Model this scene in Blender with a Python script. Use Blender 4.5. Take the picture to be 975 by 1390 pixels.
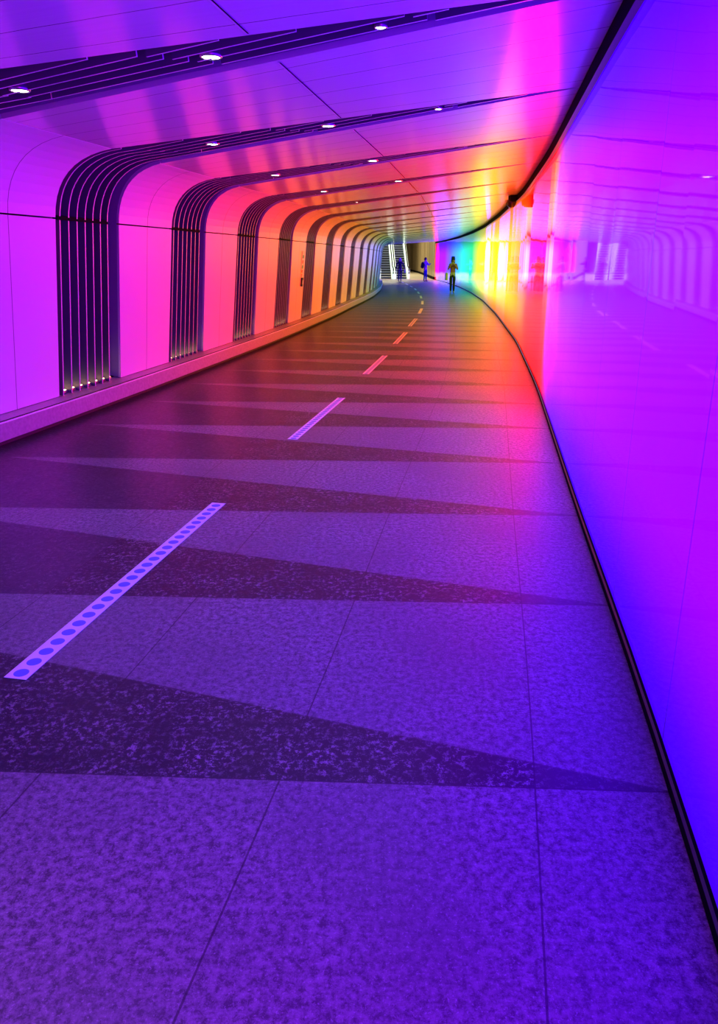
import bpy, bmesh, math, random
import numpy as np
from mathutils import Vector, Matrix
random.seed(7)
for o in list(bpy.data.objects): bpy.data.objects.remove(o, do_unlink=True)
S = bpy.context.scene
COL = S.collection

# ------------------------------------------------------------------ camera, world, exposure
PITCH = math.atan(296 / 976.0)
cam = bpy.data.cameras.new('camera'); co = bpy.data.objects.new('camera', cam); COL.objects.link(co)
cam.sensor_fit = 'VERTICAL'; cam.sensor_height = 36.0; cam.sensor_width = 36.0 * 975 / 1390
cam.lens = 976 / 1390 * 36.0
cam.shift_y = -45 / 1390
cam.clip_start = 0.05; cam.clip_end = 400
co.location = (0, 0, 1.5); co.rotation_euler = (math.pi / 2 - PITCH, 0, 0)
S.camera = co
w = bpy.data.worlds.new('world'); S.world = w; w.use_nodes = True
w.node_tree.nodes['Background'].inputs[0].default_value = (0.25, 0.2, 0.5, 1)
w.node_tree.nodes['Background'].inputs[1].default_value = 0.005
S.view_settings.view_transform = 'Standard'; S.view_settings.look = 'None'
S.view_settings.gamma = 1.0; S.view_settings.exposure = 0.25; S.view_settings.use_curve_mapping = False

LED = 9.0          # strength of the light wall

def area(name, loc, rot, sx, sy, power, color):
    l = bpy.data.lights.new(name, 'AREA'); l.shape = 'RECTANGLE'; l.size = sx; l.size_y = sy
    l.energy = power; l.color = color
    o = bpy.data.objects.new(name, l); COL.objects.link(o); o.location = loc; o.rotation_euler = rot
    return o
# ceiling luminaires of the escalator hall beyond the passage
area('hall_luminaire', (4.5, 66.5, 7.5), (0, 0, 0), 6, 5, 500, (1.0, 0.86, 0.55))
area('hall_luminaire', (2.5, 84, 8.5), (0, 0.5, 0), 5, 24, 3200, (1.0, 0.86, 0.55))

# ------------------------------------------------------------------ node helpers
def mat(name):
    m = bpy.data.materials.new(name); m.use_nodes = True
    return m, m.node_tree, m.node_tree.nodes['Principled BSDF']
def plain(name, col, rough=0.5, metal=0.0, spec=0.5, coat=0.0, emit=None, es=0.0, noise=0.0, nscale=8.0):
    m, nt, b = mat(name)
    b.inputs['Base Color'].default_value = (*col, 1); b.inputs['Roughness'].default_value = rough
    b.inputs['Metallic'].default_value = metal; b.inputs['Specular IOR Level'].default_value = spec
    b.inputs['Coat Weight'].default_value = coat; b.inputs['Coat Roughness'].default_value = 0.05
    if emit: b.inputs['Emission Color'].default_value = (*emit, 1); b.inputs['Emission Strength'].default_value = es
    if noise:
        tc = nt.nodes.new('ShaderNodeTexCoord'); n = nt.nodes.new('ShaderNodeTexNoise'); n.inputs['Scale'].default_value = nscale
        n.inputs['Detail'].default_value = 4
        nt.links.new(tc.outputs['Object'], n.inputs['Vector'])
        r = nt.nodes.new('ShaderNodeMapRange'); r.inputs[1].default_value = .3; r.inputs[2].default_value = .7
        r.inputs[3].default_value = 1 - noise; r.inputs[4].default_value = 1 + noise
        nt.links.new(n.outputs['Fac'], r.inputs[0])
        x = nt.nodes.new('ShaderNodeMix'); x.data_type = 'RGBA'; x.blend_type = 'MULTIPLY'; x.inputs[0].default_value = 1
        x.inputs[6].default_value = (*col, 1); nt.links.new(r.outputs[0], x.inputs[7]); nt.links.new(x.outputs[2], b.inputs['Base Color'])
    return m
class NT:
    def __init__(s, nt): s.nt = nt
    def n(s, t, **k):
        q = s.nt.nodes.new(t)
        for a, v in k.items(): setattr(q, a, v)
        return q
    def set(s, sock, v):
        if isinstance(v, bpy.types.NodeSocket): s.nt.links.new(v, sock)
        else: sock.default_value = v
    def m(s, op, a, b=0.0, c=0.0, clamp=False):
        q = s.n('ShaderNodeMath', operation=op, use_clamp=clamp)
        s.set(q.inputs[0], a); s.set(q.inputs[1], b); s.set(q.inputs[2], c)
        return q.outputs[0]
    def rng(s, v, a, b, c=0.0, d=1.0, smooth=False):
        q = s.n('ShaderNodeMapRange')
        if smooth: q.interpolation_type = 'SMOOTHSTEP'
        s.set(q.inputs[0], v)
        for i, x in zip((1, 2, 3, 4), (a, b, c, d)): s.set(q.inputs[i], x)
        return q.outputs[0]
    def mix(s, f, a, b, mode='MIX'):
        q = s.n('ShaderNodeMix'); q.data_type = 'RGBA'; q.blend_type = mode
        s.set(q.inputs[0], f); s.set(q.inputs[6], a); s.set(q.inputs[7], b)
        return q.outputs[2]
    def noise(s, vec, scale, detail=4, rough=0.5):
        q = s.n('ShaderNodeTexNoise'); s.set(q.inputs['Vector'], vec); q.inputs['Scale'].default_value = scale
        q.inputs['Detail'].default_value = detail; q.inputs['Roughness'].default_value = rough
        return q.outputs['Fac']
    def uv(s, nm):
        q = s.n('ShaderNodeUVMap'); q.uv_map = nm
        x = s.n('ShaderNodeSeparateXYZ'); s.nt.links.new(q.outputs[0], x.inputs[0])
        return x.outputs[0], x.outputs[1], q.outputs[0]
    def obj(s):
        return s.n('ShaderNodeTexCoord').outputs['Object']

# --- floor: granite laid in tapering light and dark wedges
def floor_mat():
    m, nt, b = mat('granite_wedge_paving'); T = NT(nt)
    U, V, _ = T.uv('floor')             # U = metres from the light wall, V = wedge count
    P = T.obj()
    fr = T.m('FRACT', V)
    wedge = T.m('DIVIDE', U, 4.45)
    dark = T.rng(T.m('SUBTRACT', wedge, fr), -0.004, 0.004)
    col_in = T.m('MULTIPLY', T.m('GREATER_THAN', U, 0.41), T.m('LESS_THAN', U, 2.65))
    cloud = T.noise(P, 1.1, 5, .6); fine = T.noise(P, 26, 6, .75); grit = T.noise(P, 120, 3, .7)
    fine2 = T.noise(P, 42, 8, .82)
    pat = T.noise(P, 7, 3, .6)
    flecks = T.m('MULTIPLY', T.rng(fine2, .515, .58), T.rng(pat, .36, .6, .18, 1.0))
    flecks = T.m('MAXIMUM', flecks, T.rng(grit, .64, .74, 0, .7))
    lightc = T.mix(T.rng(fine2, .42, .58), (.060, .060, .064, 1), (.33, .33, .34, 1))
    lightc = T.mix(T.rng(cloud, .40, .60, 0.0, .6), lightc, (.13, .13, .135, 1))
    lightc = T.mix(T.rng(grit, .56, .68, 0, .5), lightc, (.55, .55, .57, 1))
    darkc = T.mix(T.m('MULTIPLY', flecks, T.rng(cloud, .3, .7, 1, .5)), (.024, .024, .027, 1), (.42, .42, .44, 1))
    midc = T.mix(flecks, (.045, .045, .05, 1), (.15, .15, .155, 1))
    dk = T.mix(col_in, midc, darkc)
    base = T.mix(dark, lightc, dk)
    # joints: long joints at fixed distances from the wall, thin joints on the wedge borders
    j = None
    for p_, wd in ((0.41, .0028), (1.18, .0028), (1.92, .0028), (2.65, .0028), (3.4, .0025)):
        l = T.m('LESS_THAN', T.m('ABSOLUTE', T.m('SUBTRACT', U, p_)), wd)
        j = l if j is None else T.m('MAXIMUM', j, l)
    e = T.m('LESS_THAN', T.m('ABSOLUTE', T.m('SUBTRACT', T.m('FRACT', T.m('ADD', V, .5)), .5)), .0025)
    j = T.m('MAXIMUM', j, e)
    e2 = T.m('LESS_THAN', T.m('ABSOLUTE', T.m('SUBTRACT', wedge, fr)), .0022)
    j = T.m('MAXIMUM', j, T.m('MULTIPLY', e2, .6))
    base = T.mix(T.m('MULTIPLY', j, .75), base, (.02, .02, .022, 1))
    nt.links.new(base, b.inputs['Base Color'])
    nt.links.new(T.rng(fine, .3, .7, .30, .48), b.inputs['Roughness'])
    b.inputs['Specular IOR Level'].default_value = 0.55
    bp = T.n('ShaderNodeBump'); bp.inputs['Strength'].default_value = .12; bp.inputs['Distance'].default_value = .004
    nt.links.new(fine, bp.inputs['Height']); nt.links.new(bp.outputs[0], b.inputs['Normal'])
    return m

# --- light wall: glass fronted panels of coloured light; U = metres along, V = height
def ledwall_mat():
    m, nt, b = mat('colour_light_wall'); T = NT(nt)
    U, V, _ = T.uv('wall')
    ramp = T.n('ShaderNodeValToRGB'); cr = ramp.color_ramp
    L = 75.0
    stops = [(-8, (2.2, 0, 2.2)), (-.7, (2.0, 0, 2.2)), (1.0, (.185, 0, 3.1)), (5.2, (.185, 0, 3.2)), (6.6, (.27, 0, 3.3)), (7.3, (.6, 0, 2.8)), (7.8, (1.8, 0, 1.4)),  # first stops: unseen stretch behind the camera, reddened to tint the near floor
             (8.3, (4.0, 0, .05)), (12.3, (4.0, .005, .01)), (13.6, (3.7, .14, .01)), (16, (3.2, .32, .01)), (20, (2.6, .48, .01)), (25, (1.9, .72, .01)),
             (29.5, (1.1, .95, .02)), (33, (.45, .9, .03)), (36.5, (.01, .6, .20)), (42, (.01, .55, .50)), (46, (.03, .30, 1.4)), (51, (.08, .08, 3.4)),
             (55, (.25, .0, 4.0)), (59, (.27, 0, 4.0)), (60.3, (2.2, 0, 2.0)), (61.1, (3.0, 0, .6)), (61.9, (3.2, 0, .03))]
    stops = [(y, tuple(v / 5 for v in c)) for y, c in stops]
    f = lambda y: (y + 10) / L
    els = cr.elements
    els[0].position = f(stops[0][0]); els[0].color = (*stops[0][1], 1)
    els[1].position = f(stops[-1][0]); els[1].color = (*stops[-1][1], 1)
    for y, c in stops[1:-1]:
        e = els.new(f(y)); e.color = (*c, 1)
    nt.links.new(T.m('DIVIDE', T.m('ADD', U, 10), L), ramp.inputs[0])
    lo = T.rng(V, .06, .75, .15, 1, True); hi = T.rng(V, 1.7, 2.58, 1, .18, True)
    pr = T.m('MULTIPLY', lo, hi)
    seam = None
    dx = T.m('ABSOLUTE', T.m('SUBTRACT', T.m('FRACT', T.m('ADD', U, .55)), .5))
    seam = T.m('LESS_THAN', dx, .0035)
    fade = T.m('SUBTRACT', 1, T.m('MULTIPLY', seam, .55))
    nt.links.new(ramp.outputs[0], b.inputs['Emission Color'])
    nt.links.new(T.m('MULTIPLY', T.m('MULTIPLY', pr, fade), LED), b.inputs['Emission Strength'])
    b.inputs['Base Color'].default_value = (.02, .02, .025, 1)
    b.inputs['Roughness'].default_value = .035; b.inputs['Specular IOR Level'].default_value = .07
    # each glass sheet is very slightly out of plane
    cell = T.m('FLOOR', T.m('ADD', U, 1.05))
    wn = T.n('ShaderNodeTexWhiteNoise'); wn.noise_dimensions = '1D'; nt.links.new(cell, wn.inputs['W'])
    g = T.n('ShaderNodeNewGeometry')
    sub = T.n('ShaderNodeVectorMath', operation='SUBTRACT'); nt.links.new(wn.outputs['Color'], sub.inputs[0]); sub.inputs[1].default_value = (.5, .5, .5)
    sc = T.n('ShaderNodeVectorMath', operation='SCALE'); nt.links.new(sub.outputs[0], sc.inputs[0]); sc.inputs['Scale'].default_value = .012
    ad = T.n('ShaderNodeVectorMath', operation='ADD'); nt.links.new(g.outputs['Normal'], ad.inputs[0]); nt.links.new(sc.outputs[0], ad.inputs[1])
    nm = T.n('ShaderNodeVectorMath', operation='NORMALIZE'); nt.links.new(ad.outputs[0], nm.inputs[0])
    nt.links.new(nm.outputs[0], b.inputs['Normal'])
    return m

# --- cladding panels, U = 0..1 across the bay, V = metres along the arch from the floor
def panel_mat(name, ceiling):
    m, nt, b = mat(name); T = NT(nt)
    U, V, uv = T.uv('panel'); P = T.obj()
    base = (.86, .86, .87, 1)
    if ceiling:
        ph = T.m('FRACT', T.m('MULTIPLY', U, 5))
        l = T.m('LESS_THAN', T.m('ABSOLUTE', T.m('SUBTRACT', ph, .5)), .012)
        st = T.n('ShaderNodeMapping'); nt.links.new(uv, st.inputs[0]); st.inputs['Scale'].default_value = (60, .8, 1)
        gr = T.noise(st.outputs[0], 1.0, 3)
        base = T.mix(T.rng(gr, .3, .7, 0, .25), (.84, .84, .85, 1), (.62, .62, .64, 1))
        nt.links.new(T.rng(gr, .3, .7, .11, .19), b.inputs['Roughness'])
        b.inputs['Specular IOR Level'].default_value = .42
    else:
        l = T.m('LESS_THAN', T.m('ABSOLUTE', T.m('SUBTRACT', U, .5)), .0035)
        b.inputs['Roughness'].default_value = .30; b.inputs['Specular IOR Level'].default_value = .072
        base = T.mix(0.0, base, base)
    c = T.mix(T.m('MULTIPLY', l, .7), base, (.05, .05, .06, 1))
    nt.links.new(c, b.inputs['Base Color'])
    return m

M = dict(
    floor=floor_mat(), led=ledwall_mat(), panel=panel_mat('white_enamel_cladding', False), ceil=panel_mat('gloss_ceiling_panel', True),
    kerb=plain('grey_stone_kerb', (.42, .40, .40), .38, noise=.15, nscale=30),
    kerbdark=plain('dark_kerb_groove_and_toe_shade', (.03, .03, .035), .6),
    kerbline=plain('pale_kerb_arris', (.85, .85, .85), .3),
    black=plain('black_satin_trim', (.008, .008, .010), .7, spec=.02),
    trim=plain('dark_grey_trim', (.05, .05, .07), .3),
    shell=plain('dark_backing', (.01, .01, .012), .8),
    fin=plain('dark_blue_grey_fin', (.14, .14, .18), .45, spec=.3),
    finedge=plain('lit_fin_edge', (.75, .74, .76), .3),  # light caught from the light wall is put into the edge colour
    reveal=plain('blue_grey_reveal', (.42, .40, .54), .45, spec=.3),
    steel=plain('brushed_steel', (.6, .6, .6), .3, metal=.9),
    warm=plain('warm_lamp', (1, .9, .7), .5, emit=(1, .52, .20), es=12.0),
    lamp=plain('downlight_lamp', (1, 1, 1), .5, emit=(1, .93, .72), es=14.0),
    tape=plain('white_vinyl_tape', (.93, .93, .94), .4, noise=.05, nscale=20),
    dot=plain('blue_vinyl_dot', (.16, .28, .72), .4),
    white=plain('white_enamel', (.8, .8, .8), .4),
)
def tape_mat():
    m, nt, b = mat('dotted_white_tape'); T = NT(nt); U, V, _ = T.uv('tape')
    a = T.m('MULTIPLY', T.m('SUBTRACT', T.m('FRACT', T.m('MULTIPLY', V, 12.6)), .5), .0794)
    c = T.m('MULTIPLY', U, .045)
    r = T.m('SQRT', T.m('ADD', T.m('MULTIPLY', a, a), T.m('MULTIPLY', c, c)))
    nt.links.new(T.mix(T.m('LESS_THAN', r, .027), (.93, .93, .94, 1), (.14, .26, .72, 1)), b.inputs['Base Color'])
    b.inputs['Roughness'].default_value = .4
    return m
M['tapedots'] = tape_mat()
def setp(o, **k):
    for a, v in k.items():
        if v is not None: o[a] = v
    return o
# ------------------------------------------------------------------ mesh builder
class MB:
    def __init__(s): s.v = []; s.f = []; s.mi = []; s.uv = []
    def vert(s, p): s.v.append(tuple(p)); return len(s.v) - 1
    def face(s, pts, mi=0, uv=None):
        s.f.append([s.vert(p) for p in pts]); s.mi.append(mi); s.uv.append(uv)
    def grid(s, rows, mi=0, uvs=None, flip=False):
        n = len(rows[0]); base = len(s.v)
        for r in rows:
            for p in r: s.v.append(tuple(p))
        for i in range(len(rows) - 1):
            for j in range(n - 1):
                q = [(i, j), (i + 1, j), (i + 1, j + 1), (i, j + 1)]
                if flip: q = q[::-1]
                s.f.append([base + a * n + b for a, b in q]); s.mi.append(mi)
                s.uv.append([uvs[a][b] for a, b in q] if uvs else None)
    def box(s, c, sz, mi=0, R=None):
        R = R or Matrix.Identity(3); c = Vector(c)
        P = [c + R @ Vector((x * sz[0] / 2, y * sz[1] / 2, z * sz[2] / 2)) for x in (-1, 1) for y in (-1, 1) for z in (-1, 1)]
        b = len(s.v); s.v += [tuple(p) for p in P]
        for q in ((0, 1, 3, 2), (4, 6, 7, 5), (0, 4, 5, 1), (2, 3, 7, 6), (0, 2, 6, 4), (1, 5, 7, 3)):
            s.f.append([b + i for i in q]); s.mi.append(mi); s.uv.append(None)
    def prism(s, poly, z0, z1, mi=0, mside=None):     # poly of (x,y) ccw
        a = [(x, y, z0) for x, y in poly]; t = [(x, y, z1) for x, y in poly]
        s.face(a[::-1], mi); s.face(t, mi)
        for i in range(len(poly)):
            k = (i + 1) % len(poly); s.face([a[i], a[k], t[k], t[i]], mi if mside is None else mside)
    def lathe(s, prof, c, n=24, mi=0, axis=2):
        rows = []
        for r, z in prof:
            row = []
            for i in range(n + 1):
                t = 2 * math.pi * i / n; p = [r * math.cos(t), r * math.sin(t), z]
                if axis == 0: p = [p[2], p[0], p[1]]
                if axis == 1: p = [p[0], p[2], p[1]]
                row.append((c[0] + p[0], c[1] + p[1], c[2] + p[2]))
            rows.append(row)
        s.grid(rows, mi)
    def tube(s, pts, r, n=8, mi=0):
        pts = [Vector(p) for p in pts]; rows = []
        for i, p in enumerate(pts):
            d = (pts[min(i + 1, len(pts) - 1)] - pts[max(i - 1, 0)]).normalized()
            a = d.cross(Vector((0, 0, 1)));
            if a.length < .01: a = d.cross(Vector((1, 0, 0)))
            a.normalize(); b = d.cross(a)
            rows.append([p + (a * math.cos(2 * math.pi * k / n) + b * math.sin(2 * math.pi * k / n)) * r for k in range(n + 1)])
        s.grid(rows, mi)
        s.face(rows[0][:-1], mi); s.face(rows[-1][:-1][::-1], mi)
    def build(s, name, mats, parent=None, uvname='uv', smooth=False, kind=None, origin=None):
        me = bpy.data.meshes.new(name)
        org = Vector(origin) if origin else Vector((0, 0, 0))
        me.from_pydata([tuple(Vector(p) - org) for p in s.v], [], s.f); 
        for m_ in (mats if isinstance(mats, (list, tuple)) else [mats]): me.materials.append(m_)
        me.polygons.foreach_set('material_index', s.mi)
        if any(u is not None for u in s.uv):
            l = me.uv_layers.new(name=uvname); i = 0
            for u, f in zip(s.uv, s.f):
                for k in range(len(f)): l.data[i].uv = u[k] if u else (0.1, 0.1); i += 1
        if smooth: me.polygons.foreach_set('use_smooth', [True] * len(s.f))
        me.update()
        bm = bmesh.new(); bm.from_mesh(me); bmesh.ops.remove_doubles(bm, verts=bm.verts, dist=1e-5)
        if not getattr(s, 'keepn', False): bmesh.ops.recalc_face_normals(bm, faces=bm.faces)
        bm.to_mesh(me); bm.free()
        o = bpy.data.objects.new(name, me); COL.objects.link(o)
        if parent: o.parent = parent
        if origin and not parent: o.location = org
        if kind: o['kind'] = kind
        return o
def empty(name, loc, label=None, cat=None, group=None, rz=0):
    o = bpy.data.objects.new(name, None); COL.objects.link(o); o.location = loc; o.rotation_euler = (0, 0, rz); o.empty_display_size = .2
    setp(o, label=label, category=cat, group=group); return o

# ------------------------------------------------------------------ plan of the passage
RW = [(-9, -1.32), (-4, -.25), (0, .58), (1.35, .85), (2.14, 1.01), (2.96, 1.15), (4.17, 1.36), (6.04, 1.70), (8.79, 2.20), (13.95, 3.03), (21.44, 4.0), (29, 4.85), (36, 5.46), (45, 6.02), (54, 6.28), (62, 6.3), (66, 6.2)]
LW = [(-9, -6.6), (-4, -5.4), (0, -4.45), (3.5, -3.63), (6.82, -2.98), (8.2, -2.72), (10.7, -2.29), (13.1, -1.89), (15.5, -1.53), (18.05, -1.19), (20.5, -.86), (23.2, -.56), (25.6, -.28), (28.1, .02), (31.9, .43), (38.5, .92), (46, 1.25), (54, 1.46), (60, 1.5)]
def hermite(tab):
    y = np.array([a for a, b in tab], float); x = np.array([b for a, b in tab], float)
    # smooth the table with a moderate polynomial on a dense resample
    yy = np.linspace(y[0], y[-1], 400); xx = np.interp(yy, y, x)
    k = np.exp(-0.5 * (np.linspace(-3, 3, 19)) ** 2); k /= k.sum()
    pad = 9; e0 = xx[0] + (xx[1] - xx[0]) * np.arange(-pad, 0); e1 = xx[-1] + (xx[-1] - xx[-2]) * np.arange(1, pad + 1)
    xs = np.convolve(np.concatenate([e0, xx, e1]), k, 'valid')
    return lambda q: float(np.interp(q, yy, xs))
CR = hermite(RW); CL = hermite(LW)
ZS = lambda y: 1 + .0016 * (y - 6)        # the soffit climbs very slightly along the passage
def leftrib(k): return 8.2 + 2.48 * k      # far edge on the left wall
def rightrib(k): return 5.93 + 2.1 * k + .035 * k * k if k >= 0 else 5.93 + 2.1 * k
K0, K1 = -4, 19
RIBW = 1.2
def skirt(yl, yr):
    B = Vector((CL(yl), yl, 0)); R = Vector((CR(yr), yr, 0)); return B, R
PZ = 1.87
def profile(yl, yr, nceil=10):
    """points (pos, outward normal, arclength) from kerb to light wall for the plane through yl and yr"""
    B, R = skirt(yl, yr); D = (R - B).length; d = (R - B) / D
    uz = []
    for t in (0, .25, .5, .75): uz.append((.185 * t, .22 + (PZ - .22) * t))
    P0, P1, P2 = (.185, PZ), (.235, 2.36), (.82, 2.43)
    for i in range(11):
        t = i / 10; uz.append(tuple((1 - t) ** 2 * P0[j] + 2 * t * (1 - t) * P1[j] + t * t * P2[j] for j in (0, 1)))
    for i in range(1, nceil + 1):
        t = i / nceil; uz.append((.82 + (D - .03 - .82) * t, 2.43 + (2.73 - 2.43) * t))
    s = ZS(yl * .5 + yr * .5); out = []; arc = 0
    for i, (u, z) in enumerate(uz):
        a = uz[max(i - 1, 0)]; b = uz[min(i + 1, len(uz) - 1)]
        tu, tz = b[0] - a[0], b[1] - a[1]; l = math.hypot(tu, tz); nu, nz = -tz / l, tu / l
        if i: arc += math.hypot(u - uz[i - 1][0], z - uz[i - 1][1])
        pos = B + d * u + Vector((0, 0, z * s)); nrm = d * nu + Vector((0, 0, nz))
        out.append((pos, nrm, arc, u))
    return out
I_J = 4        # index of the joint line at the springing
I_A = 14       # index where the arch ends
# ------------------------------------------------------------------ floor
ys = [-8 + i * .5 for i in range(int((60.5 + 8) / .5) + 1)]
mb = MB(); rows = []; uvs = []
for y in ys:
    xr = CR(y) + .02; xl = CL(y) - .05; r = []; u = []
    for i in range(13):
        x = xr + (xl - xr) * i / 12; off = CR(y) - x
        # perpendicular offset
        slope = (CR(y + .5) - CR(y - .5)); perp = off / math.sqrt(1 + slope * slope)
        r.append((x, y, 0)); u.append((perp if False else off, (y - 1.76 - .045 * off) / 1.2))
    rows.append(r); uvs.append(u)
mb.grid(rows, 0, uvs); mb.build('floor', M['floor'], uvname='floor', kind='structure')
# ------------------------------------------------------------------ light wall, skirting, trim
mb = MB(); rows = []; uvs = []
ys = [-8 + i * .5 for i in range(int((62 + 8) / .5) + 1)]
zs = [.03, .5, 1, 1.5, 2, 2.4, 2.66]
for y in ys:
    rows.append([(CR(y), y, z * (ZS(y) if z > .1 else 1)) for z in zs]); uvs.append([(y, z) for z in zs])
mb.grid(rows, 0, uvs)
y0, y1 = ys[0], ys[-1]
for y in (y1,):
    mb.face([(CR(y), y, .03), (CR(y) + .12, y, .03), (CR(y) + .12, y, 2.66 * ZS(y)), (CR(y), y, 2.66 * ZS(y))], 0, [(y, .5), (y, .5), (y, 1.5), (y, 1.5)])
o = mb.build('wall_right', M['led'], uvname='wall', kind='structure', smooth=False)
def sweep(curve, ys, sect, name, mats, mis=None, kind='structure', scale=False, closed=True):
    """sect: list of (n,z); n measured to the +x side"""
    mb = MB(); rows = []
    for y in ys:
        rows.append([(curve(y) + n, y, z * (ZS(y) if scale else 1)) for n, z in (sect + [sect[0]] if closed else sect)])
    nn = len(rows[0])
    for j in range(nn - 1):
        mb.grid([[r[j], r[j + 1]] for r in rows], mis[j] if mis else 0)
    if closed:
        for r in (rows[0], rows[-1]): mb.face(r[:-1], 0)
    return mb.build(name, mats, kind=kind)
sweep(CR, ys, [(-.018, .002), (-.018, .035), (-.010, .04), (.05, .04), (.05, .002)], 'baseboard_right', [M['black'], M['trim']], [0, 1, 0, 0, 0])
sweep(CR, ys, [(-.045, 2.62), (-.045, 2.74), (.08, 2.74), (.08, 2.64), (-.005, 2.64), (-.005, 2.62)], 'trim_1', [M['black'], M['trim']], [0, 0, 0, 0, 0, 1], scale=True)
# ------------------------------------------------------------------ kerb along the left wall
kys = [-8 + i * .5 for i in range(int((58 + 8) / .5) + 1)]
KC = lambda y: CL(y)
sweep(KC, kys, [(.16, .05), (.21, .06), (.21, .205), (.205, .212), (.185, .212), (.185, .198), (.165, .198), (.165, .215), (-.12, .222), (-.12, .002), (.13, .002), (.13, .05)],
      'baseboard_left', [M['kerb'], M['kerbline'], M['kerbdark']], [0, 0, 1, 1, 2, 2, 2, 0, 0, 0, 2, 2])  # toe recess also takes the dark groove colour, painted in for its shadow
# ------------------------------------------------------------------ cladding between ribs
wl = MB(); cl = MB(); GAP = .007
def loft(mb, ylr, i0, i1, flipuv=0.0, vgap=(0, 0)):
    """ylr: list of (yl, yr, u)"""
    profs = [profile(a, b) for a, b, _ in ylr]; rows = []; uvs = []
    for pr, (_, _, u) in zip(profs, ylr):
        r = []; q = []
        for i in range(i0, i1 + 1):
            p, n, a, uu = pr[i]; p = p.copy()
            if i == i0 and vgap[0]: p = p + (pr[i + 1][0] - p).normalized() * vgap[0]
            if i == i1 and vgap[1]: p = p + (pr[i - 1][0] - p).normalized() * vgap[1]
            r.append(p); q.append((u, a))
        rows.append(r); uvs.append(q)
    mb.grid(rows, 0, uvs)
    for idx in (0, -1):       # returned edges
        pr = profs[idx]; rr = rows[idx]
        back = [p + pr[i0 + j][1] * .035 for j, p in enumerate(rr)]
        mb.grid([rr, back], 0, [uvs[idx], uvs[idx]])
    for j in (0, -1):
        a = [r[j] for r in rows]; b = [r[j] + profs[q][i0 if j == 0 else i1][1] * .035 for q, r in enumerate(rows)]
        mb.grid([a, b], 0, [[u[j] for u in uvs]] * 2)
for k in range(K0 + 1, K1 + 1):
    yl0, yl1 = leftrib(k - 1), leftrib(k) - RIBW; yr0, yr1 = rightrib(k - 1) + .012, rightrib(k) - .012
    cols = [(yl0 + (yl1 - yl0) * t, yr0 + (yr1 - yr0) * t, t) for t in (0, .25, .5, .75, 1)]
    loft(wl, cols, 0, I_J, vgap=(.004, GAP)); loft(wl, cols, I_J, I_A, vgap=(GAP, .004)); 
    loft(cl, cols, I_A, 24, vgap=(.004, 0))
wl.build('wall_left', M['panel'], uvname='panel', kind='structure')
cl.build('ceiling', [M['ceil']], uvname='panel', kind='structure')
# long bright joint bead along the soffit and dark shell behind everything
mb = MB(); rows = []
for k in range(K0 + 1, K1 + 1):
    yl0, yl1 = leftrib(k - 1), leftrib(k) - RIBW; yr0, yr1 = rightrib(k - 1) + .012, rightrib(k) - .012
    seg = []
    for t in (0.02, .5, .98):
        pr = profile(yl0 + (yl1 - yl0) * t, yr0 + (yr1 - yr0) * t)
        for i in range(I_A, 24):
            p, q = pr[i][0], pr[i + 1][0]
            offp = CR(p.y) - p.x; offq = CR(q.y) - q.x
            if offp >= 1.9 >= offq:
                seg.append(p.lerp(q, (offp - 1.9) / (offp - offq)) - Vector((0, 0, .004))); break
    for a, b in zip(seg, seg[1:]):
        mb.face([a + Vector((-.007, 0, 0)), a + Vector((.004, 0, 0)), b + Vector((.004, 0, 0)), b + Vector((-.007, 0, 0))], 0)
        mb.face([a + Vector((.004, 0, .001)), a + Vector((.012, 0, .001)), b + Vector((.012, 0, .001)), b + Vector((.004, 0, .001))], 1)
mb.build('trim_2', [M['white'], M['black']], kind='structure')
mb = MB(); rows = []
for k in np.arange(K0, K1 + .01, .5):
    rows.append([p + n * .42 for p, n, a, u in profile(leftrib(k), rightrib(k))])
mb.grid(rows, 0); mb.build('wall_shell', M['shell'], kind='structure')
# end closures behind the camera
mb = MB(); pr = profile(leftrib(K0), rightrib(K0))
mb.face([p for p, _, _, _ in pr] + [(CR(rightrib(K0)), rightrib(K0), 0), (CL(leftrib(K0)), leftrib(K0), 0)], 0)
mb.build('wall_back', plain('passage_end_dark', (.12, .11, .14), .6), kind='structure')

# ------------------------------------------------------------------ slatted ribs
NF = 7; FT = [.06 + .122 * j for j in range(NF)]
def ribpt(k, t, a_idx=None, prcache={}):
    key = (k, round(t, 4))
    if key not in prcache: prcache[key] = profile(leftrib(k) - RIBW * (1 - t), rightrib(k) - .012 + .024 * t)
    return prcache[key]
def lerp_prof(pr, i):      # fractional index
    a = int(math.floor(i)); a = min(a, len(pr) - 2); f = i - a
    return pr[a][0].lerp(pr[a + 1][0], f), pr[a][1].lerp(pr[a + 1][1], f).normalized()
def plate(mb, pts, norms, across, depth, th=.016, sink=.0):
    """thin plate following pts, standing out along norms; inner edge faces the passage (material 1)"""
    rows_in_a = [p + n * sink - across * th / 2 for p, n in zip(pts, norms)]
    rows_in_b = [p + n * sink + across * th / 2 for p, n in zip(pts, norms)]
    dd = depth if isinstance(depth, list) else [depth] * len(pts)
    rows_out_a = [p + n * d - across * th / 2 for p, n, d in zip(pts, norms, dd)]
    rows_out_b = [p + n * d + across * th / 2 for p, n, d in zip(pts, norms, dd)]
    mb.grid([rows_in_a, rows_in_b], 1); mb.grid([rows_in_b, rows_out_b], 0); mb.grid([rows_out_a, rows_in_a], 0); mb.grid([rows_out_b, rows_out_a], 0)
    for e in (0, -1): mb.face([rows_in_a[e], rows_in_b[e], rows_out_b[e], rows_out_a[e]], 1)
ORD = {0: 'nearest to the camera at the top left', 1: 'first full rib in front of the purple panel', 2: 'second full rib, between pink panels',
       3: 'third full rib, beside the orange panel'}
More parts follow.
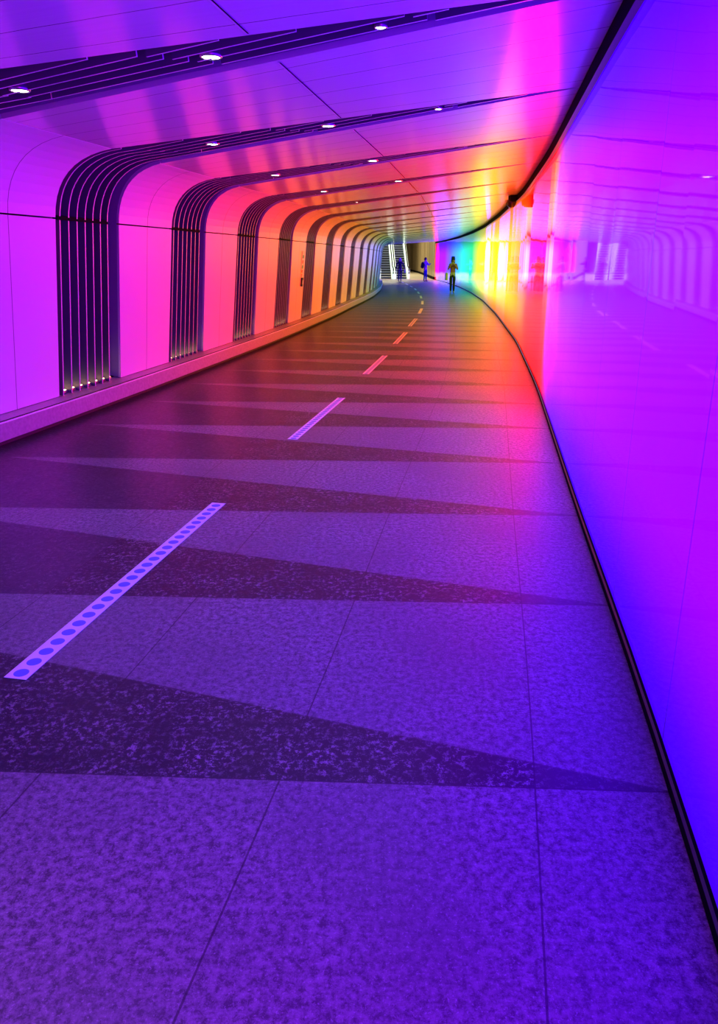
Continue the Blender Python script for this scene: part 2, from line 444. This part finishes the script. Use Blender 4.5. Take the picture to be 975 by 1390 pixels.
def rib_label(k):
    names = {-3: 'behind the viewpoint', -4: 'behind the viewpoint', -2: 'just outside the view', -1: 'crossing the top of the photo with bright downlights',
             0: 'after the violet panel, widest one reaching the floor', 1: 'between the magenta panel and the hot pink panel',
             2: 'between the hot pink panel and the orange red panel', 3: 'just before the panel with the call point',
             4: 'right beside the call point panel, on its far side'}
    if k in names: return 'dark slatted wall and ceiling rib ' + names[k]
    return 'dark slatted wall and ceiling rib, %s of those beyond the call point rib' % ['first', 'second', 'third', 'fourth', 'fifth', 'sixth', 'seventh', 'eighth', 'ninth', 'tenth', 'eleventh', 'twelfth', 'thirteenth', 'fourteenth', 'fifteenth'][k - 5]
for k in range(K0 + 1, K1 + 1):
    B0 = ribpt(k, .5)[0][0]
    root = empty('slatted_rib', (B0.x, B0.y, .222), rib_label(k), 'rib', 'slatted ribs arching over the passage')
    inv = Matrix.Translation(-Vector(root.location))
    def put(mb, name, mats, smooth=False):
        mb.v = [tuple(inv @ Vector(p)) for p in mb.v]
        return mb.build(name, mats, root, smooth=smooth)
    pN, pF = ribpt(k, 0), ribpt(k, 1); n = len(pN)
    acr = [(pF[i][0] - pN[i][0]) for i in range(n)]
    wid = [a.length for a in acr]
    A = acr[3].normalized()
    dep = [.30 if i <= I_A else .30 - .17 * (i - I_A) / (n - 1 - I_A) for i in range(n)]
    # back of the recess
    mb = MB(); rows = [[pN[i][0].lerp(pF[i][0], t) + pN[i][1] * dep[i] for t in (-.03, .33, .66, 1.03)] for i in range(n)]
    mb.grid(rows); put(mb, 'recess_back', M['shell'])
    mb = MB(); mb.grid([[pF[i][0] + pF[i][1] * .033 for i in range(n)], [pF[i][0] + pF[i][1] * (dep[i] + .01) for i in range(n)]])
    put(mb, 'side_reveal', M['reveal'])
    mb = MB(); mb.grid([[pN[i][0] + pN[i][1] * .033 for i in range(n)], [pN[i][0] + pN[i][1] * (dep[i] + .01) for i in range(n)]])
    put(mb, 'side_reveal', M['reveal'])
    # fins
    near = k <= 8
    for j, t in enumerate(FT):
        pr = ribpt(k, t); mb = MB()
        pts = [pr[i][0] for i in range(0, I_J)] + [lerp_prof(pr, I_J - .03)[0]]; nn = [pr[i][1] for i in range(0, I_J + 1)]
        plate(mb, pts, nn, A, .20)
        iend = I_A + .15 + .22 * j
        idx = [I_J + .06 + (iend - I_J - .06) * q / 14 for q in range(15)]
        pn = [lerp_prof(pr, i) for i in idx]
        plate(mb, [p for p, _ in pn], [q for _, q in pn], A, .19)
        put(mb, 'fin', [M['fin'], M['finedge']])
    # soffit fins: parallel to the far edge, stepping towards it as the recess narrows
    W0 = wid[I_A]
    jogs = [0.15, 3.2, 6.3, 8.2, 9.7]
    fin_no = 0
    for sgi in range(4):
        for j in range(6):
            i0 = I_A + jogs[sgi] + .26 * (5 - j) + .05; i1 = I_A + jogs[sgi + 1] + .26 * (5 - j) - .05
            wst = W0 * (1 - (jogs[sgi] / 10.0)); off = .13 * wst / W0 + .055 + j * .125
            # distance from far edge must stay inside the recess
            pts = []; nn = []
            for q in range(9):
                i = min(i0 + (i1 - i0) * q / 8, n - 1.001)
                pf, nf = lerp_prof(pF, i); pn_, _ = lerp_prof(pN, i); ww = (pf - pn_).length
                if off > ww - .015: break
                pts.append(pf + (pn_ - pf).normalized() * off); nn.append(nf)
            if len(pts) < 2: continue
            mb = MB(); dpt = [max(.05, .19 - .10 * ((i0 - I_A) / 10))] * len(pts)
            plate(mb, pts, nn, A, dpt); put(mb, 'soffit_fin', [M['fin'], M['finedge']])
    # joint band across the fins at the springing
    mb = MB(); a = pN[I_J][0].lerp(pF[I_J][0], .02); b = pN[I_J][0].lerp(pF[I_J][0], .80); nv = pN[I_J][1]
    up = Vector((0, 0, 1))
    q = [a - nv * .004, b - nv * .004, b + nv * .2, a + nv * .2]
    lo = [p - up * .012 for p in q]; hi = [p + up * .026 for p in q]
    mb.face(lo[::-1]); mb.face(hi)
    for i in range(4): mb.face([lo[i], lo[(i + 1) % 4], hi[(i + 1) % 4], hi[i]])
    put(mb, 'joint_band', M['black'])
    # uplights at the foot of each bay between fins
    if k <= 12:
        ts = FT + [.985]
        for j in range(NF):
            ta = ts[j] + .015; tb = ts[j + 1] - .015
            a = pN[0][0].lerp(pF[0][0], ta); b = pN[0][0].lerp(pF[0][0], tb); nv = pN[0][1]; d = (b - a)
            if j == NF - 1: b = a + d * .45; d = b - a
            c = (a + b) / 2 + nv * .06 + Vector((0, 0, .016)); Rz = Matrix.Rotation(math.atan2(d.y, d.x), 3, 'Z')
            mb = MB(); mb.box((0, 0, 0), (d.length * .92, .05, .024), 0)
            up_ = mb.build('uplight', M['steel'], root); up_.matrix_basis = Matrix.Translation(inv @ c) @ Rz.to_4x4()
            mb = MB(); mb.box((0, .0, .0), (d.length * .8, .03, .006), 0); mb.build('lens', M['warm'], up_).location = (0, 0, .014)
            mb = MB(); mb.box((0, 0, 0), (d.length * .5, .02, .012), 0); mb.build('bracket', M['finedge'], up_).location = (0, .04, .10)
# ------------------------------------------------------------------ downlights hung in the ribs
DL = {-3: [(1.4, .5), (2.7, .5)], -2: [(1.4, .5), (2.6, .5)], -1: [(1.35, .5), (2.6, .5), (3.55, .5)], 0: [(1.62, .48), (2.72, .48), (3.65, .5)], 1: [(1.5, .48), (2.75, .48)], 2: [(1.6, .48), (2.8, .48)], 3: [(1.75, .48)], 5: [(1.7, .5)], 7: [(1.7, .5)], 9: [(1.7, .5)]}
DLN = {-3: 'behind the viewpoint', -2: 'just outside the view', -1: 'in the nearest rib', 0: 'in the first floor-reaching rib', 1: 'in the second floor-reaching rib', 2: 'in the third floor-reaching rib',
       3: 'in the rib just before the call point panel', 5: 'in the first rib beyond the call point rib', 7: 'in the third rib beyond the call point rib', 9: 'in the fifth rib beyond the call point rib'}
POSN = ['leftmost bright one', 'middle one', 'one furthest towards the light wall']
for k in DL:
    for q, (u, t) in enumerate(DL[k]):
        pr0, pr1 = ribpt(k, 0), ribpt(k, 1)
        i = next(i for i in range(n - 1) if pr0[i + 1][3] > u); f = (u - pr0[i][3]) / (pr0[i + 1][3] - pr0[i][3])
        p = lerp_prof(pr0, i + f)[0].lerp(lerp_prof(pr1, i + f)[0], t)
        r = .062 if k < 1 else .066
        if q == 2: r = .035
        if k >= 3: r = .035
        lab = 'small round white downlight %s, %s' % (DLN[k], POSN[q] if len(DL[k]) > 2 else ('nearer the arch', 'nearer the light wall')[q])
        root = empty('downlight', (p.x, p.y, p.z + .012), lab, 'downlight', 'downlights in the ribs')
        m1 = MB(); m1.lathe([(r * .80, -.006), (r * .86, -.014), (r, -.008), (r, .002), (r * .9, .05), (r * .8, .10)], (0, 0, 0), 24); m1.build('housing', M['steel'], root, smooth=True)
        m1 = MB(); m1.lathe([(.0005, -.012), (r * .5, -.012), (r * .82, -.007), (r * .8, 0)], (0, 0, 0), 24); m1.build('lamp_lens', M['lamp'], root, smooth=True)
        ld = bpy.data.lights.new('downlight_beam', 'SPOT'); ld.energy = 8; ld.color = (1, .92, .80); ld.spot_size = math.radians(112); ld.spot_blend = .9; ld.shadow_soft_size = .04
        lo_ = bpy.data.objects.new('downlight_beam', ld); COL.objects.link(lo_); lo_.parent = root; lo_.location = (0, 0, -.03)
# ------------------------------------------------------------------ floor tape strips
TP = [((-1.29, 2.36), (-.905, 4.40)), ((-.585, 6.13), (-.20, 8.13)), ((.09, 9.92), (.43, 11.95)), ((.68, 13.7), (1.02, 15.95)), ((1.21, 17.5), (1.55, 19.9)),
      ((1.78, 21.8), (2.06, 24.2)), ((2.27, 26.5), (2.47, 28.8)), ((2.6, 30.9), (2.76, 33.2)), ((2.86, 35.3), (2.98, 37.6)), ((3.06, 39.7), (3.14, 42)), ((3.17, 44.2), (3.2, 46.5)),
      ((3.2, 48.7), (3.2, 51)), ((3.19, 53.2), (3.17, 55.5))]
ORDN = ['lowest and longest', 'second', 'third', 'fourth', 'fifth', 'sixth', 'seventh', 'eighth', 'ninth', 'tenth', 'eleventh', 'twelfth', 'farthest']
for i, (a, b) in enumerate(TP):
    a = Vector((*a, 0)); b = Vector((*b, 0)); d = (b - a); L_ = d.length; d.normalize(); nrm = Vector((d.y, -d.x, 0)); wd = .045
    if i == 0: wd = .047
    root = empty('floor_tape', (a.x, a.y, 0), ('white dotted floor tape strip, %s in the dashed line' % ORDN[i]) if i < 12 else 'last tiny white floor tape strip by the escalators', 'floor tape', 'dashed line of dotted floor tape')
    mb = MB(); q = [-nrm * wd, nrm * wd, nrm * wd + d * L_, -nrm * wd + d * L_]
    mb.prism([(p.x, p.y) for p in q], .0012, .0030, 0)
    uvq = [(-1, 0), (1, 0), (1, L_), (-1, L_)]; mb.uv[1] = uvq
    mb.build('tape', M['tapedots'] if i < 5 else M['tape'], root, uvname='tape')
# ------------------------------------------------------------------ call point panel on the left wall
k = 4
def wallpt(y, z):
    yl = y; pr = profile(yl, rightrib(k) - 1.2); f = (z - .22) / (PZ - .22) * 4
    p, nn = lerp_prof(pr, f); return p, nn
yl = leftrib(4) - RIBW - .22
pc, nc = wallpt(yl, 1.3)
p2, _ = wallpt(yl + .2, 1.3)
ax = (p2 - pc).normalized(); inn = -nc; upv = ax.cross(inn).normalized()
if upv.z < 0: upv = -upv
root = empty('call_point', tuple(pc), 'tall narrow call point plate with coloured pictograms and black handset on the orange wall panel', 'call point')
Rm = Matrix((ax, inn, upv)).transposed()
def pb(c, s, mi=0): 
    pass
def plbox(name, items, mt):
    mb = MB()
    for (x, y, z), s, mi in items: mb.box(Rm @ Vector((x, y, z)), s, mi, Rm)
    return mb.build(name, mt, root)
plbox('face_plate', [((0, .006, 0), (.26, .008, .78), 0)], [plain('call_point_plate', (.80, .74, .62), .4)])
g_, r_ = plain('green_pictogram', (.03, .42, .15), .4), plain('red_pictogram', (.7, .06, .03), .4)
plbox('pictogram', [((0, .013, .27), (.14, .004, .07), 0), ((0, .013, .05), (.13, .004, .07), 0)], [g_])
plbox('pictogram', [((0, .013, .16), (.13, .004, .07), 0), ((0, .013, -.04), (.14, .004, .06), 0), ((0, .013, -.13), (.09, .004, .07), 0)], [r_])
plbox('handset', [((0, .03, -.27), (.07, .04, .18), 0), ((0, .045, -.20), (.10, .03, .05), 0), ((0, .045, -.34), (.10, .03, .05), 0)], [plain('black_handset', (.015, .012, .012), .4)])
# ------------------------------------------------------------------ camera and speaker cluster under the trim
yc = 15.6
root = empty('security_camera', (CR(yc) - .05, yc, 2.62 * ZS(yc)), 'dark domed security camera hanging from the black trim where the light wall turns orange', 'security camera')
mb = MB(); mb.box((-.06, 0, .06), (.16, .26, .09)); mb.build('bracket', M['black'], root)
mb = MB(); mb.lathe([(.001, -.13), (.05, -.12), (.085, -.085), (.10, -.03), (.10, .02), (.001, .02)], (-.09, .02, 0), 20); mb.build('dome', plain('dome_glass', (.02, .02, .03), .08), root, smooth=True)
mb = MB(); mb.lathe([(.001, -.06), (.055, -.06), (.055, .10), (.07, .12), (.001, .12)], (-.05, .32, -.01), 16, axis=1); mb.build('lens_tube', M['black'], root, smooth=True)
mb = MB(); mb.box((-.1, .5, .03), (.05, .12, .05)); mb.build('sensor', M['white'], root)

# ------------------------------------------------------------------ hall beyond: floor, walls
mb = MB(); rows = []
stone = plain('pale_stone_paving', (.46, .42, .33), .45, noise=.12, nscale=3)
mb.grid([[(-6, 60.5, 0), (14, 60.5, 0)], [(-6, 125, 0), (14, 125, 0)]]); mb.build('floor_hall', stone, kind='structure')
def hallwall_mat():
    m, nt, b = mat('beige_stone_wall'); T = NT(nt); P = T.obj()
    x = T.n('ShaderNodeSeparateXYZ'); nt.links.new(P, x.inputs[0])
    st = T.n('ShaderNodeMapping'); nt.links.new(P, st.inputs[0]); st.inputs['Scale'].default_value = (.35, .35, .03)
    g = T.noise(st.outputs[0], 1.6, 3)
    base = T.mix(T.rng(g, .4, .6), (.34, .26, .14, 1), (.58, .48, .30, 1))
    l = T.m('LESS_THAN', T.m('ABSOLUTE', T.m('SUBTRACT', T.m('FRACT', T.m('DIVIDE', x.outputs[1], 4.0)), .5)), .008)
    nt.links.new(T.mix(l, base, (.08, .06, .04, 1)), b.inputs['Base Color']); b.inputs['Roughness'].default_value = .3
    return m
HW = [(62.05, 6.33), (66, 6.45), (75, 6.85), (85, 7.3), (95, 7.65), (105, 7.9), (118, 8.1)]
mb = MB(); rows = [[(x, y, 0), (x, y, 3), (x, y, 9)] for y, x in HW]; mb.grid(rows); mb.build('wall_hall', hallwall_mat(), kind='structure')
hc = lambda y: float(np.interp(y, [a for a, b in HW], [b for a, b in HW]))
sweep(hc, [a for a, b in HW], [(-.12, .01), (-.12, .2), (.03, .2), (.03, .01)], 'baseboard_hall', M['black'])
mb = MB(); mb.grid([[(-6, 118, 0), (9, 118, 0)], [(-6, 118, 10), (9, 118, 10)]]); mb.grid([[(-6, 60.6, 0), (-6, 118, 0)], [(-6, 60.6, 10), (-6, 118, 10)]])
mb.build('wall_far', plain('hall_end_wall', (.32, .26, .17), .7), kind='structure')
mb = MB(); mb.grid([[(-6, 60.6, 10), (9, 60.6, 10)], [(-6, 118, 10), (9, 118, 10)]]); mb.build('ceiling_hall', plain('hall_ceiling', (.35, .33, .3), .7), kind='structure')
# bulkhead over the mouth of the passage (seen in reflections and from the side)
zt = 2.75 * ZS(60)
mb = MB(); mb.grid([[(-6, 60.55, zt), (9, 60.55, zt)], [(-6, 60.55, 10), (9, 60.55, 10)]])
mb.grid([[(-6, 58.3, 0), (1.42, 58.3, 0)], [(-6, 58.3, 10), (1.42, 58.3, 10)]])
mb.build('wall_bulkhead', plain('bulkhead_plaster', (.4, .38, .36), .6), kind='structure')

# ------------------------------------------------------------------ escalators
rail_m = plain('lit_balustrade_panel', (.60, .66, .60), .25, emit=(.62, .80, .62), es=.9)
strip_m = plain('balustrade_light_strip', (.9, 1, .9), .4, emit=(.85, 1.0, .8), es=1.6)
step_m = plain('dark_step', (.02, .02, .028), .45); nose_m = plain('pale_step_nosing', (.38, .38, .55), .4)
ANG = math.radians(30)
def escalator(x0, y0, label, rx):
    root = empty('escalator', (x0, y0, 0), label, 'escalator', 'escalators rising beyond the passage', rz=rx)
    w = .92; rise, run = .20, .20 / math.tan(ANG)
    for i in range(30):
        z = rise * (i + 1); y = .9 + run * i
        mb = MB(); mb.box((0, y + .02, z - rise / 2), (w, .04, rise - .03), 0); mb.box((0, y + run / 2, z - .015), (w, run, .03), 0)
        mb.box((0, y + .012, z - .018), (w, .05, .042), 1)
        mb.build('step', [step_m, nose_m], root)
    mb = MB(); mb.box((0, .35, .02), (w, 1.1, .03)); mb.build('landing_plate', M['steel'], root)
    top = 6.4
    for s in (-1, 1):
        mb = MB(); xa = s * (w / 2 + .02); xb = s * (w / 2 + .17)
        prof = [(-.25, .04), (.75, .04)] + [(.9 + run * 30, 6.0)] + [(.9 + run * 30, 7.0), (.9, .98), (-.05, .90), (-.25, .75)]
        a = [(xa, y, z) for y, z in prof]; b = [(xb, y, z) for y, z in prof]
        mb.face(a); mb.face(b[::-1])
        for i in range(len(prof)): mb.face([a[i], a[(i + 1) % len(prof)], b[(i + 1) % len(prof)], b[i]])
        mb.build('balustrade', rail_m, root)
        mb = MB(); xm = s * (w / 2 + .05)
        mb.tube([(xm - s * .045, .3, .62), (xm - s * .045, 1.0, .80), (xm - s * .045, .9 + run * 30, 6.72)], .028, 6); mb.build('light_strip', strip_m, root)
        mb = MB(); xm = s * (w / 2 + .095)
        mb.tube([(xm, -.12, .45), (xm, -.36, .55), (xm, -.42, .72), (xm, -.33, .88), (xm, -.1, .97), (xm, .9, 1.04), (xm, .9 + run * 30, 7.06)], .045, 8); mb.build('handrail', M['black'], root)
    return root
escalator(2.30, 62.6, 'left-hand escalator with dark steps, right behind the end of the ribbed wall', .02)
escalator(3.60, 62.6, 'escalator with dark steps behind the person in the dark coat, beside the beige wall', .02)

# ------------------------------------------------------------------ people
def skin_body(name, joints, edges, mt, parent, sub=1, roots=(0,)):
    """joints: (x,y,z,rx,ry)"""
    me = bpy.data.meshes.new(name); me.from_pydata([j[:3] for j in joints], edges, [])
    ob = bpy.data.objects.new(name, me); COL.objects.link(ob)
    md = ob.modifiers.new('skin', 'SKIN'); md.use_smooth_shade = True
    sv = me.skin_vertices[0].data
    for i, j in enumerate(joints): sv[i].radius = (j[3], j[4])
    for r in roots: sv[r].use_root = True
    sd = ob.modifiers.new('sub', 'SUBSURF'); sd.levels = sub; sd.render_levels = sub
    bpy.context.view_layer.update()
    dg = bpy.context.evaluated_depsgraph_get(); m2 = bpy.data.meshes.new_from_object(ob.evaluated_get(dg))
    bpy.data.objects.remove(ob, do_unlink=True)
    m2.materials.clear(); m2.materials.append(mt)
    for p in m2.polygons: p.use_smooth = True
    o = bpy.data.objects.new(name, m2); COL.objects.link(o); o.parent = parent
    return o
skinm = plain('skin', (.62, .40, .30), .5)
def ell(mb, c, r, n=16, m_=10, R=None, cut=None):
    rows = []
    for i in range(m_ + 1):
        ph = math.pi * i / m_; row = []
        for j in range(n + 1):
            th = 2 * math.pi * j / n; p = Vector((r[0] * math.sin(ph) * math.cos(th), r[1] * math.sin(ph) * math.sin(th), r[2] * math.cos(ph)))
            if R: p = R @ p
            row.append(tuple(Vector(c) + p))
        rows.append(row)
    mb.grid(rows)
def person(loc, rz, h, label, arms, legs, coat, trousers, shoes, hair, coatlen=.50, coatw=1.0, longhair=.0, hat=False):
    root = empty('person', loc, label, 'person', rz=rz); s = h / 1.70
    hipz = .90
    # arms: dict L/R -> (shoulder, elbow, wrist, hand dir) in body frame, y- is forward
    J = [(0, 0, .95, .135, .10), (0, 0, 1.12, .115, .09), (0, .0, 1.30, .14, .10), (0, 0, 1.42, .11, .085), (0, -.005, 1.49, .05, .05), (0, -.01, 1.56, .06, .07), (0, -.012, 1.63, .072, .088), (0, -.005, 1.68, .05, .06)]
    E = [(0, 1), (1, 2), (2, 3), (3, 4), (4, 5), (5, 6), (6, 7)]
    hands = []
    for sd, key in ((-1, 'L'), (1, 'R')):
        hp, kn, an, toe = legs[key]; b = len(J)
        J += [(sd * .085, 0, .90, .088, .09), (*kn, .058, .062), (*an, .038, .042), (*toe, .035, .028)]
        E += [(0, b), (b, b + 1), (b + 1, b + 2), (b + 2, b + 3)]
        sh = (sd * .165, 0, 1.40); el, wr = arms[key]; b = len(J)
        J += [(*sh, .055, .055), (*el, .042, .042), (*wr, .028, .026)]
        E += [(3, b), (b, b + 1), (b + 1, b + 2)]
        hd = (Vector(wr) - Vector(el)).normalized(); sidev = hd.cross(Vector((0, 1, 0)) if abs(hd.y) < .8 else Vector((1, 0, 0))).normalized()
        pm = Vector(wr) + hd * .055; c = len(J)
        J.append((*pm, .032, .016)); E.append((b + 2, c))
        for f in range(4):
            o_ = sidev * (f - 1.5) * .02; p1 = pm + hd * .045 + o_; p2 = p1 + hd * (.035 + .008 * (1.5 - abs(f - 1.5))) + Vector((0, -.012, 0))
            q = len(J); J += [(*p1, .009, .009), (*p2, .007, .007)]; E += [(c, q), (q, q + 1)]
        q = len(J); t1 = Vector(wr) + hd * .04 + sidev * .042; J += [(*t1, .010, .010), (*(t1 + hd * .03), .008, .008)]; E += [(c, q), (q, q + 1)]
    J = [(x * s, y * s, z * s, a * s, b_ * s) for x, y, z, a, b_ in J]
    body = skin_body('body', J, E, skinm, root, 1)
    # nose, ears as part of head detail
    mb = MB(); hc_ = Vector((0, -.012, 1.60)) * s
    ell(mb, hc_ + Vector((0, -.088, -.005)) * s, (.012 * s, .018 * s, .022 * s), 8, 6)
    for e in (-1, 1):
        ell(mb, hc_ + Vector((e * .073, .0, 0)) * s, (.010 * s, .02 * s, .03 * s), 8, 6)
    mb.build('nose_and_ears', skinm, root, smooth=True)
    mb = MB()
    for e in (-1, 1): ell(mb, hc_ + Vector((e * .028, -.080, .022)) * s, (.011 * s, .008 * s, .007 * s), 8, 6)
    mb.build('eyes', plain('eye', (.05, .03, .03), .2), root, smooth=True)
    mb = MB(); ell(mb, hc_ + Vector((0, -.082, -.045)) * s, (.024 * s, .008 * s, .006 * s), 8, 6); mb.build('mouth', plain('lips', (.45, .12, .12), .4), root, smooth=True)
    # coat
    C = [(0, 0, 1.20, .135 * coatw, .115), (0, 0, 1.34, .165 * coatw, .118), (0, 0, 1.445, .10, .085), (0, .0, 1.05, .135 * coatw, .115), (0, 0, 1.35 - coatlen, .16 * coatw, .13)]
    CE = [(0, 1), (1, 2), (0, 3), (3, 4)]
    for sd, key in ((-1, 'L'), (1, 'R')):
        el, wr = arms[key]; b = len(C); w2 = Vector(el).lerp(Vector(wr), .93)
        C += [(sd * .17, 0, 1.39, .066, .066), (*el, .055, .055), (*w2, .042, .042)]; CE += [(1, b), (b, b + 1), (b + 1, b + 2)]
    C = [(x * s, y * s, z * s, a * s, b_ * s) for x, y, z, a, b_ in C]
    skin_body('coat', C, CE, coat, root, 1)
    T_ = [(0, 0, .97, .125, .11), (0, 0, .90, .12, .11)]; TE = [(0, 1)]
    for sd, key in ((-1, 'L'), (1, 'R')):
        hp, kn, an, toe = legs[key]; b = len(T_); a2 = Vector(kn).lerp(Vector(an), .93)
        T_ += [(sd * .088, 0, .84, .098, .10), (*kn, .068, .072), (*a2, .052, .056)]; TE += [(1, b), (b, b + 1), (b + 1, b + 2)]
    T_ = [(x * s, y * s, z * s, a * s, b_ * s) for x, y, z, a, b_ in T_]
    skin_body('trousers', T_, TE, trousers, root, 1)
    for sd, key in ((-1, 'L'), (1, 'R')):
        hp, kn, an, toe = legs[key]; an = Vector(an); toe = Vector(toe)
        d = (toe - an); d.z = 0; d = d.normalized() if d.length > .01 else Vector((0, -1, 0)); zf = toe.z
        Sx = [(*(an + Vector((0, 0, .10))), .052, .052), (*an, .048, .05), (*(Vector((an.x, an.y, zf + .02)) - d * .03), .042, .045), (*(Vector((an.x, an.y, zf + .005)) + d * .15), .036, .03)]
        Sx = [(x * s, y * s, z * s, a * s, b_ * s) for x, y, z, a, b_ in Sx]
        skin_body('shoe', Sx, [(0, 1), (1, 2), (2, 3)], shoes, root, 1)
    mb = MB(); ell(mb, hc_ + Vector((0, .022, .035)) * s, (.092 * s, .098 * s, .098 * s))
    if longhair:
        for q in range(9):
            th = math.radians(-20 + 220 * q / 8); p = Vector((math.cos(th) * .078, math.sin(th) * .07 + .02, 0))
            L2 = longhair * (.85 + .15 * math.sin(q * 2.1))
            ell(mb, (hc_ + p + Vector((0, 0, -L2 / 2 + .02))) * 1.0 if s == 1 else hc_ + (p + Vector((0, 0, -L2 / 2 + .02))) * s, (.034 * s, .034 * s, (L2 / 2 + .05) * s), 10, 8)
    mb.build('hair', hair, root, smooth=True)
    if hat:
        mb = MB(); c = hc_ + Vector((0, .005, .075)) * s
        mb.lathe([(.001, .115), (.075, .11), (.088, .08), (.095, .0), (.115, -.012), (.12, -.02), (.09, -.022), (.001, -.01)], c, 20); mb.build('hat', hat, root, smooth=True)
    return root, s
stand = lambda dx=.0: {'L': (None, (-.10 - dx / 2, -.01, .50), (-.12 - dx, .01, .085), (-.13 - dx, -.15, .03)), 'R': (None, (.10 + dx / 2, -.01, .50), (.12 + dx, .01, .085), (.13 + dx, -.15, .03))}
px, py = 4.50, 35.9
# woman holding something to her face, hat, tan jacket; front is -y
r1, s1 = person((px, py, 0), -.12, 1.62, 'person in a dark hat, tan jacket and black trousers raising a phone to their face', 
    {'L': ((-.23, -.10, 1.14), (-.08, -.24, 1.42)), 'R': ((.24, -.12, 1.15), (.06, -.25, 1.44))}, stand(-.045),
    plain('tan_jacket', (.50, .15, .17), .8, noise=.3, nscale=9), plain('black_trousers', (.012, .012, .02), .7), plain('black_boots', (.01, .01, .01), .4),
    plain('dark_hair', (.012, .009, .010), .5), coatlen=.36, coatw=1.12, longhair=.20, hat=plain('black_hat', (.02, .02, .05), .7))
mb = MB(); mb.box((0, 0, 0), (.155, .012, .078), 0); mb.box((0.045, -.008, .012), (.03, .006, .03), 1); o = mb.build('phone', [plain('phone_case', (.02, .02, .02), .3), M['steel']]); o.location = (px - .03, py - .365, 1.48)
setp(o, label='dark phone held up by the person in the hat', category='phone')
root = empty('handbag', (px - .29, py - .03, .60), 'cream shoulder bag hanging at the hip of the person in the hat', 'handbag')
mb = MB(); mb.prism([(-.055, -.13), (.055, -.13), (.07, .13), (-.07, .13)], 0, .36); o = mb.build('bag_body', plain('cream_canvas', (.72, .68, .46), .8, noise=.15), root)
bv = o.modifiers.new('b', 'BEVEL'); bv.width = .03; bv.segments = 3
mb = MB(); mb.tube([(0, -.08, .34), (.05, -.05, .58), (.13, -.01, .84), (.16, .04, .82), (.06, .07, .58), (0, .08, .34)], .012, 6); mb.build('strap', plain('cream_strap', (.6, .56, .4), .8), root)
# person in dark coat walking to camera
px, py = 3.12, 57.0
walk = {'L': (None, (-.09, -.10, .50), (-.09, .0, .085), (-.095, -.15, .03)), 'R': (None, (.09, .02, .50), (.10, .16, .11), (.10, .03, .035))}
person((px, py, 0), .1, 1.70, 'person with long light hair, dark coat and trousers walking in front of the escalators',
    {'L': ((-.27, .02, 1.15), (-.27, -.10, .90)), 'R': ((.27, -.02, 1.13), (.33, -.20, .98))}, walk,
    plain('navy_coat', (.03, .02, .07), .8), plain('dark_jeans', (.05, .03, .13), .8), plain('black_shoes', (.01, .01, .012), .4), plain('fair_hair', (.85, .65, .78), .6), coatlen=.55, coatw=1.15, longhair=.26)
root = empty('carrier_bag', (px + .36, py - .26, .62), 'small pale bag held by the person with long light hair', 'bag')
mb = MB(); mb.prism([(-.05, -.09), (.05, -.09), (.06, .09), (-.06, .09)], 0, .24); o = mb.build('bag_body', plain('pale_pink_bag', (.75, .5, .6), .6), root)
mb = MB(); mb.tube([(0, -.05, .23), (0, -.02, .31), (0, .02, .31), (0, .05, .23)], .006, 6); mb.build('handle', plain('pale_handle', (.7, .5, .6), .6), root)
px, py = 5.02, 56.6
person((px, py, 0), .9, 1.72, 'person in a dark striped top and blue jeans with a backpack beside the light wall',
    {'L': ((-.24, -.12, 1.17), (-.12, -.30, 1.22)), 'R': ((.24, -.12, 1.17), (.12, -.32, 1.24))}, stand(.02),
    None or plain('striped_top', (.35, .32, .42), .8), plain('blue_jeans', (.02, .03, .22), .8), plain('dark_shoes', (.01, .01, .02), .4), plain('black_hair', (.012, .01, .015), .5), coatlen=.38, longhair=.08)
root = empty('backpack', (px - .19, py + .12, 1.0), 'dark backpack on the back of the person in blue jeans', 'backpack', rz=.9)
mb = MB(); ell(mb, (0, .02, .18), (.16, .11, .25)); o = mb.build('bag_body', plain('dark_backpack', (.02, .015, .03), .8), root, smooth=True)
mb = MB(); ell(mb, (0, .10, .08), (.11, .06, .12)); mb.build('pocket', plain('dark_pocket', (.03, .02, .05), .8), root, smooth=True)
